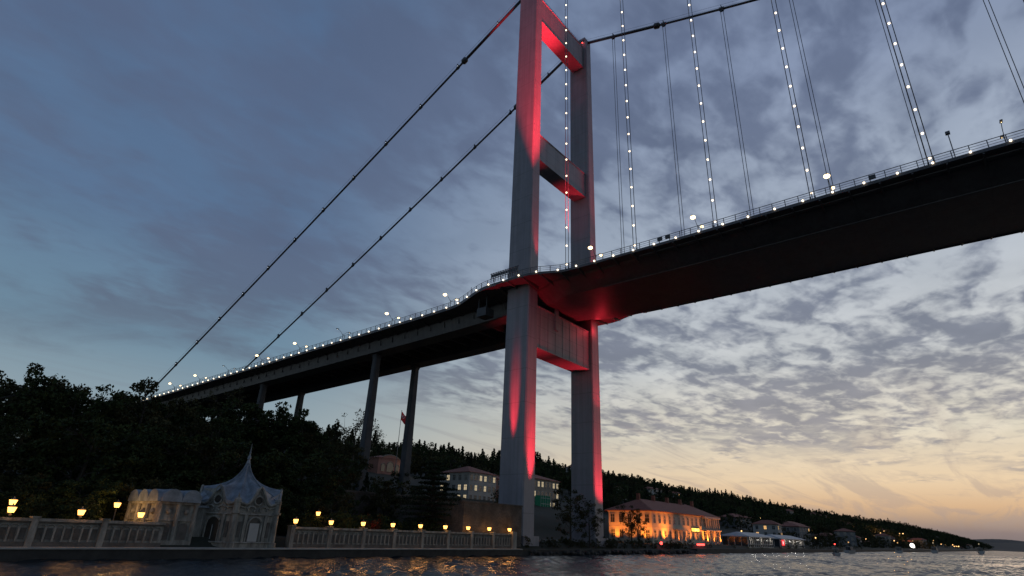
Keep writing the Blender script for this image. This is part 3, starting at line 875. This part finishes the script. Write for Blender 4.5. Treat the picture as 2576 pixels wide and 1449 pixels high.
point('added_wash_light', (-88.0,0.8,4.9), 300, (1,.56,.20), .3, an)  # extra light added to warm the annex side, no fixture modelled

# ------------------------------------------------------------------ masonry walls by the tower
mw = MB(); mw.box(-34.5,-17.6,-4.4,-3.4,1.2,8.7); mw.box(-34.7,-17.4,-4.55,-3.3,8.7,9.0); mw.box(-34.5,-33.6,-3.4,20,1.5,8.2); mw.box(-18.6,-17.65,-3.4,6,1.5,8.69)
mw.obj('stone_bastion_wall', M_stone)
mw = MB(); mw.box(-46,-5,24.6,26,2,10.4); mw.box(-46.2,-4.8,24.4,26.1,10.4,10.8)
for i in range(7): mw.box(-44+6*i,-43+6*i,23.9,24.6,2,9.5)
mw.obj('retaining_wall', M_stone)

# ------------------------------------------------------------------ buildings
def building(name, x0,x1,y0,y1,z0,h,st,nbx,nby,wall,roof,rh=2.5,lit=.1,over=.6,litm=None,flat=False,chim=0,base=4,rot=0):
    root = empty(name, ((x0+x1)/2,(y0+y1)/2,z0)); root.rotation_euler=(0,0,rot)
    hx,hy=(x1-x0)/2,(y1-y0)/2
    wb_=MB(); wb_.box(-hx,hx,-hy,hy,-base,h); sh_=h/st
    for k in range(1,st): wb_.box(-hx-.08,hx+.08,-hy-.08,hy+.08,k*sh_-.12,k*sh_+.05)
    wb_.box(-hx-.25,hx+.25,-hy-.25,hy+.25,h-.3,h)
    wb_.obj('walls',wall,root)
    r_=MB()
    if flat:
        r_.box(-hx-.3,hx+.3,-hy-.3,hy+.3,h,h+.5)
    else:
        o_=over; m_=min(hx,hy)
        e_=[(-hx-o_,-hy-o_,h),(hx+o_,-hy-o_,h),(hx+o_,hy+o_,h),(-hx-o_,hy+o_,h)]
        e2=[(p[0],p[1],h+.18) for p in e_]
        if hx>=hy: a,b_=(-hx+m_*.9,0,h+rh),(hx-m_*.9,0,h+rh); fc=[(4,5,9,8),(5,6,9),(6,7,8,9),(7,4,8)]
        else: a,b_=(0,-hy+m_*.9,h+rh),(0,hy-m_*.9,h+rh); fc=[(4,5,8),(5,6,9,8),(6,7,9),(7,4,8,9)]
        r_.add(e_+e2+[a,b_],[(3,2,1,0),(0,1,5,4),(1,2,6,5),(2,3,7,6),(3,0,4,7)]+fc)
    for c in range(chim):
        cx=-hx+(c+.6)*2*hx/chim; r_.box(cx-.45,cx+.45,-.5,.5,h+.5,h+rh+1.6)
    r_.obj('roof',roof,root)
    wn=MB()
    def win(c,tg,nr,ww,wh):
        c=Vector(c); m = 2 if R.random()<lit else 0
        wn.obox(c+nr*.02,tg*ww/2,nr*.03,Vector((0,0,wh/2)),m)
        wn.obox(c+nr*.06,tg*.04,nr*.03,Vector((0,0,wh/2)),1)
        wn.obox(c+nr*.06+Vector((0,0,wh*.12)),tg*ww/2,nr*.025,Vector((0,0,.04)),1)
        wn.obox(c+nr*.08-Vector((0,0,wh/2+.07)),tg*(ww/2+.15),nr*.1,Vector((0,0,.07)),1)
        wn.obox(c+nr*.07+Vector((0,0,wh/2+.1)),tg*(ww/2+.15),nr*.08,Vector((0,0,.1)),1)
        for sg_ in (-1,1): wn.obox(c+nr*.05+tg*sg_*(ww/2+.07),tg*.07,nr*.06,Vector((0,0,wh/2)),1)
    for k in range(st):
        zc_=k*sh_+sh_*.52; wh=sh_*.52
        for i in range(nbx):
            xx=-hx+(i+.5)*2*hx/nbx; ww=min(1.3,2*hx/nbx*.5)
            win((xx,-hy,zc_),Vector((1,0,0)),Vector((0,-1,0)),ww,wh)
        for i in range(nby):
            yy=-hy+(i+.5)*2*hy/nby; ww=min(1.3,2*hy/nby*.5)
            win((-hx,yy,zc_),Vector((0,1,0)),Vector((-1,0,0)),ww,wh)
            win((hx,yy,zc_),Vector((0,1,0)),Vector((1,0,0)),ww,wh)
    wn.obj('windows',[M_glass,M_frame,litm or E_win],root)
    return root
mn = building('waterfront_mansion',59,113,5,20,2.4,9.0,2,15,5,M_cream,M_tile,4.0,.0,1.0,chim=5)
cm = MB()
for i in range(7):
    x=-1+27-12.5+i*2.0; cm.tube([(x-.2,-8.6,0),(x-.2,-8.6,8.8)],[.28,.24],8)
cm.box(12,26.5,-9.0,-7.5,8.4,9.0); cm.box(12,26.5,-9.0,-7.5,4.3,4.6); cm.box(-12,-4,-9.2,-7.5,4.0,4.3)
for i in range(5): cm.tube([(-11.6+i*1.8,-9,0),(-11.6+i*1.8,-9,4)],[.2,.18],8)
cm.obj('portico_columns', M_white, mn)
sgn = MB(); sgn.box(2,9,-7.75,-7.6,3.6,5.2,1)
xx=2.3
while xx<8.6:
    wq=R.uniform(.3,.6)
    sgn.box(xx,xx+.1,-7.83,-7.76,3.9,4.9,0); sgn.box(xx,xx+wq,-7.85,-7.77,4.7 if R.random()<.5 else 3.95,4.85 if R.random()<.5 else 4.1,0); xx+=wq+.2
sgn.obj('lit_name_board',[E_sign,M_wood],mn)
MI = Matrix.Translation(-Vector(mn.location))
for i in range(9):
    spot('uplight', (61+i*6.3, 2.4, 2.9), (61+i*6.3, 5, 8.5), (1900,7500,1000,700,3200,1600,4200,2300,4200)[i], 105, (1,.25,.03), .9, .2, mn).matrix_parent_inverse = MI
for i in range(3):
    spot('side_uplight', (56.2, 7+i*5, 2.9), (59, 7+i*5, 8.5), (4600,1800,3600)[i], 105, (1,.25,.03), .9, .2, mn).matrix_parent_inverse = MI
building('apartment_block',33,47,58,72,9,13,4,6,5,M_white,M_tile,2.8,.22,litm=E_win2)
building('apartment_block',66,86,58,74,8.5,14.5,4,8,5,M_beige,M_tile,2.8,.20,litm=E_win2)
building('apartment_block',49,62,66,78,10,12,4,5,4,M_pink,M_tile,2.8,.12,litm=E_win2)
gg = MB(); gg.box(70,76,55.2,57.9,4,17,0)
for k in range(7): gg.box(69.9,76.1,55.05,55.2,4+k*2,4.15+k*2,1)
for k in range(5): gg.box(69.95+k*1.5,70.07+k*1.5,55.1,55.2,4,17,1)
gg.obj('glass_stair_tower',[E_green,M_frame])
lg = building('arched_lodge',33,45,107,119,23,6,1,0,0,M_pink,M_tile,1.6,0,.3)
q = MB()
pts=[(4.6*math.cos(t),-6.1,5.6+1.9*math.sin(t)) for t in np.linspace(0,math.pi,17)]
q.add(pts,[tuple(range(17))],0); q.tube(pts,.2,5,1)
for cx,rr_ in ((-3.6,.9),(0,1.7),(3.6,.9)):
    pl=[(cx-rr_,-6.16,1)]+[(cx-rr_*math.cos(t),-6.16,3.2+rr_*math.sin(t)) for t in np.linspace(0,math.pi,11)]+[(cx+rr_,-6.16,1)]
    q.add(pl,[tuple(range(len(pl)))],2); q.tube(pl[1:-1],.15,5,1)
q.obj('arched_front',[M_pink,M_beige,M_glass],lg)
point('porch_lamp',(7.5,-8,3.5),110,(1,.7,.4),.3,lg)
def pavilion(x0,x1,y0,y1,h):
    root=empty('quayside_pavilion',((x0+x1)/2,(y0+y1)/2,1.4)); hx,hy=(x1-x0)/2,(y1-y0)/2
    a=MB(); a.box(-hx,hx,-hy,hy,-.5,.5,0); a.box(-hx+.4,hx-.4,-hy+.4,hy-.4,.5,h,1)
    n=int(hx*2/2.2)
    for i in range(n+1):
        x=-hx+.3+i*(2*hx-.6)/n; a.box(x-.12,x+.12,-hy+.1,-hy+.34,.5,h,0)
    for i in range(5):
        y=-hy+.3+i*(2*hy-.6)/4; a.box(-hx+.1,-hx+.34,y-.12,y+.12,.5,h,0)
    a.box(-hx,hx,-hy+.05,-hy+.35,1.4,1.55,0)
    a.obj('walls',[M_white,M_glass],root)
    r_=MB(); o_=.7
    r_.add([(-hx-o_,-hy-o_,h),(hx+o_,-hy-o_,h),(hx+o_,hy+o_,h),(-hx-o_,hy+o_,h),(-hx-o_,-hy-o_,h+.3),(hx+o_,-hy-o_,h+.3),(hx+o_,hy+o_,h+.3),(-hx-o_,hy+o_,h+.3),(-hx+3,0,h+1.8),(hx-3,0,h+1.8)],
        [(3,2,1,0),(0,1,5,4),(1,2,6,5),(2,3,7,6),(3,0,4,7),(4,5,9,8),(5,6,9),(6,7,8,9),(7,4,8)])
    r_.obj('roof',M_roofgrey,root)
    return root
p1=pavilion(118,148,-4,6,3.8); p2=pavilion(158,196,-4,6,3.6)
fs_=MB(); fs_.box(-17.8,-14.2,-5.3,-5.15,1.2,3.4,0); fs_.box(-16.6,-16.2,-5.38,-5.3,1.7,2.9,1); fs_.obj('lit_flag_panel',[emis('red_panel',(1,.05,.06),1.2),emis('white_panel',(1,1,1),1.5)],p2)
for xx in (121,133,145): point('terrace_lamp',(xx-133,-5.5,3),60,(1,.95,.85),.2,p1)
for xx in (-12,0,12): point('terrace_lamp',(xx,-5.5,3),80,(1,.95,.85),.2,p2)
HM=[M_white,M_beige,M_grey,M_pink,M_grey,M_beige,M_grey]
for i in range(70):
    if i<22:
        x=208+i*29+R.uniform(-12,12); y=R.uniform(2,22)
    elif i<58:
        x=R.uniform(150,1300); y=R.uniform(30,150)
    else:
        x=900+(i-58)*140; y=R.uniform(4,120)
    wx=R.uniform(7,20); wy=R.uniform(8,13); st_=R.choice((1,2,2,3))
    building('hillside_house',x,x+wx,y,y+wy,gz(x+wx/2,y)+.2,3.1*st_,st_,4,3,R.choice(HM),M_tile,2.2,.16 if i%3==0 else .04,.6,rot=R.uniform(-.5,.5))
building('ridge_house',320,340,200,212,gz(330,200)+3,8,2,6,3,M_white,M_tile,2.5,.0)
fsl = MB()
for i in range(46):
    x = 200+i*30+R.uniform(-15,15); y=R.uniform(-2,70); fsl.ball((x,y,gz(x,y)+R.uniform(3,7)),.24+.0004*x,0,6,4)
for i in range(14):
    x = R.uniform(700,900); fsl.ball((x,R.uniform(30,110),gz(x,60)+5),.7,0,6,4)
fsl.obj('far_shore_lamps', emis('far_lamp_glow',(1,.55,.2),3))
fw = MB(); fw.ball((560,-6,5),1.8,0,8,5); fw.ball((568,-6,4),1.1,0,8,5)
fw.obj('harbour_floodlight', emis('harbour_glow',(1,.95,.85),4))
for i in range(6): point('shore_glow',(720+30*i,20+14*i,gz(720,50)+8),9000,(1,.5,.15),1)
rq=MB(); rq.ball((44,-4.8,2.6),.4,0,8,5)
for k in range(5): rq.ball((70+k*1.2,-4.4,2.4),.3,0,8,5)
rq.obj('red_quay_lamps',E_red)
spot('red_shrub_flood',(-52,-3.5,2.4),(-50,4,5),1100,50)
fp=empty('flag_pole',(36,100,gz(36,100)))
a=MB(); a.tube([(0,0,0),(0,0,25)],[.16,.08],8); a.ball((0,0,25.1),.2,0,8,5); a.obj('pole',M_rail,fp)
a=MB(); nn=9; vs=[]
for j in range(2):
    for i in range(nn):
        u_=i/(nn-1); vs.append((.1+u_*2.6, .35*math.sin(u_*5)*u_, 24.8-j*3.4-u_*1.6+.2*math.sin(u_*6)))
a.add(vs,[(i,i+1,nn+i+1,nn+i) for i in range(nn-1)],0)
crs=[(1.05+.55*math.cos(t),-.06-.15,22.8+.55*math.sin(t)) for t in np.linspace(.6,5.7,14)]
a.tube(crs,[.03+.12*math.sin(math.pi*i/13) for i in range(14)],5,1); a.ball((1.65,-.2,22.7),.18,1,6,4)
a.obj('flag',[M_red,M_flagwhite],fp)
def boat(x, y, s, rot, lampm):
    bt=empty('small_motor_boat',(x,y,0)); bt.rotation_euler=(0,0,rot); bt.scale=(s,s,s)
    a=MB(); rings=[]
    for xx,wd,zk in ((-3,.9,0),(-2.5,1.1,-.2),(0,1.2,-.25),(2,.9,-.1),(3.1,.15,.3)):
        rings.append([(xx,-wd,.9),(xx,-wd*.7,.1),(xx,0,zk-.4),(xx,wd*.7,.1),(xx,wd,.9)])
    a.loft(rings,0); a.box(-1.2,1.0,-.7,.7,.85,1.9,1); a.box(-1.4,1.2,-.8,.8,1.9,2.0,0)
    a.tube([(-.2,0,2),(-.2,0,3.2)],.04,5,1); a.ball((-.2,0,3.3),.2,2,6,4)
    a.obj('hull',[M_white,M_glass,lampm],bt)
    a=MB(); a.tube([(-2,0,.6),(-2,0,1.0),(-2,0,1.55)],[.14,.24,.16],8); a.ball((-2,0,1.78),.13,0,8,5); a.obj('helmsman',M_dark,bt)
boat(140,-28,1.2,.3,E_red); boat(230,-16,1.5,-.2,E_win); boat(330,-24,1.8,.1,E_win); boat(470,-30,2.2,.0,E_win2); boat(640,-52,2.6,.1,E_win2)
print('done objects', len(bpy.data.objects))
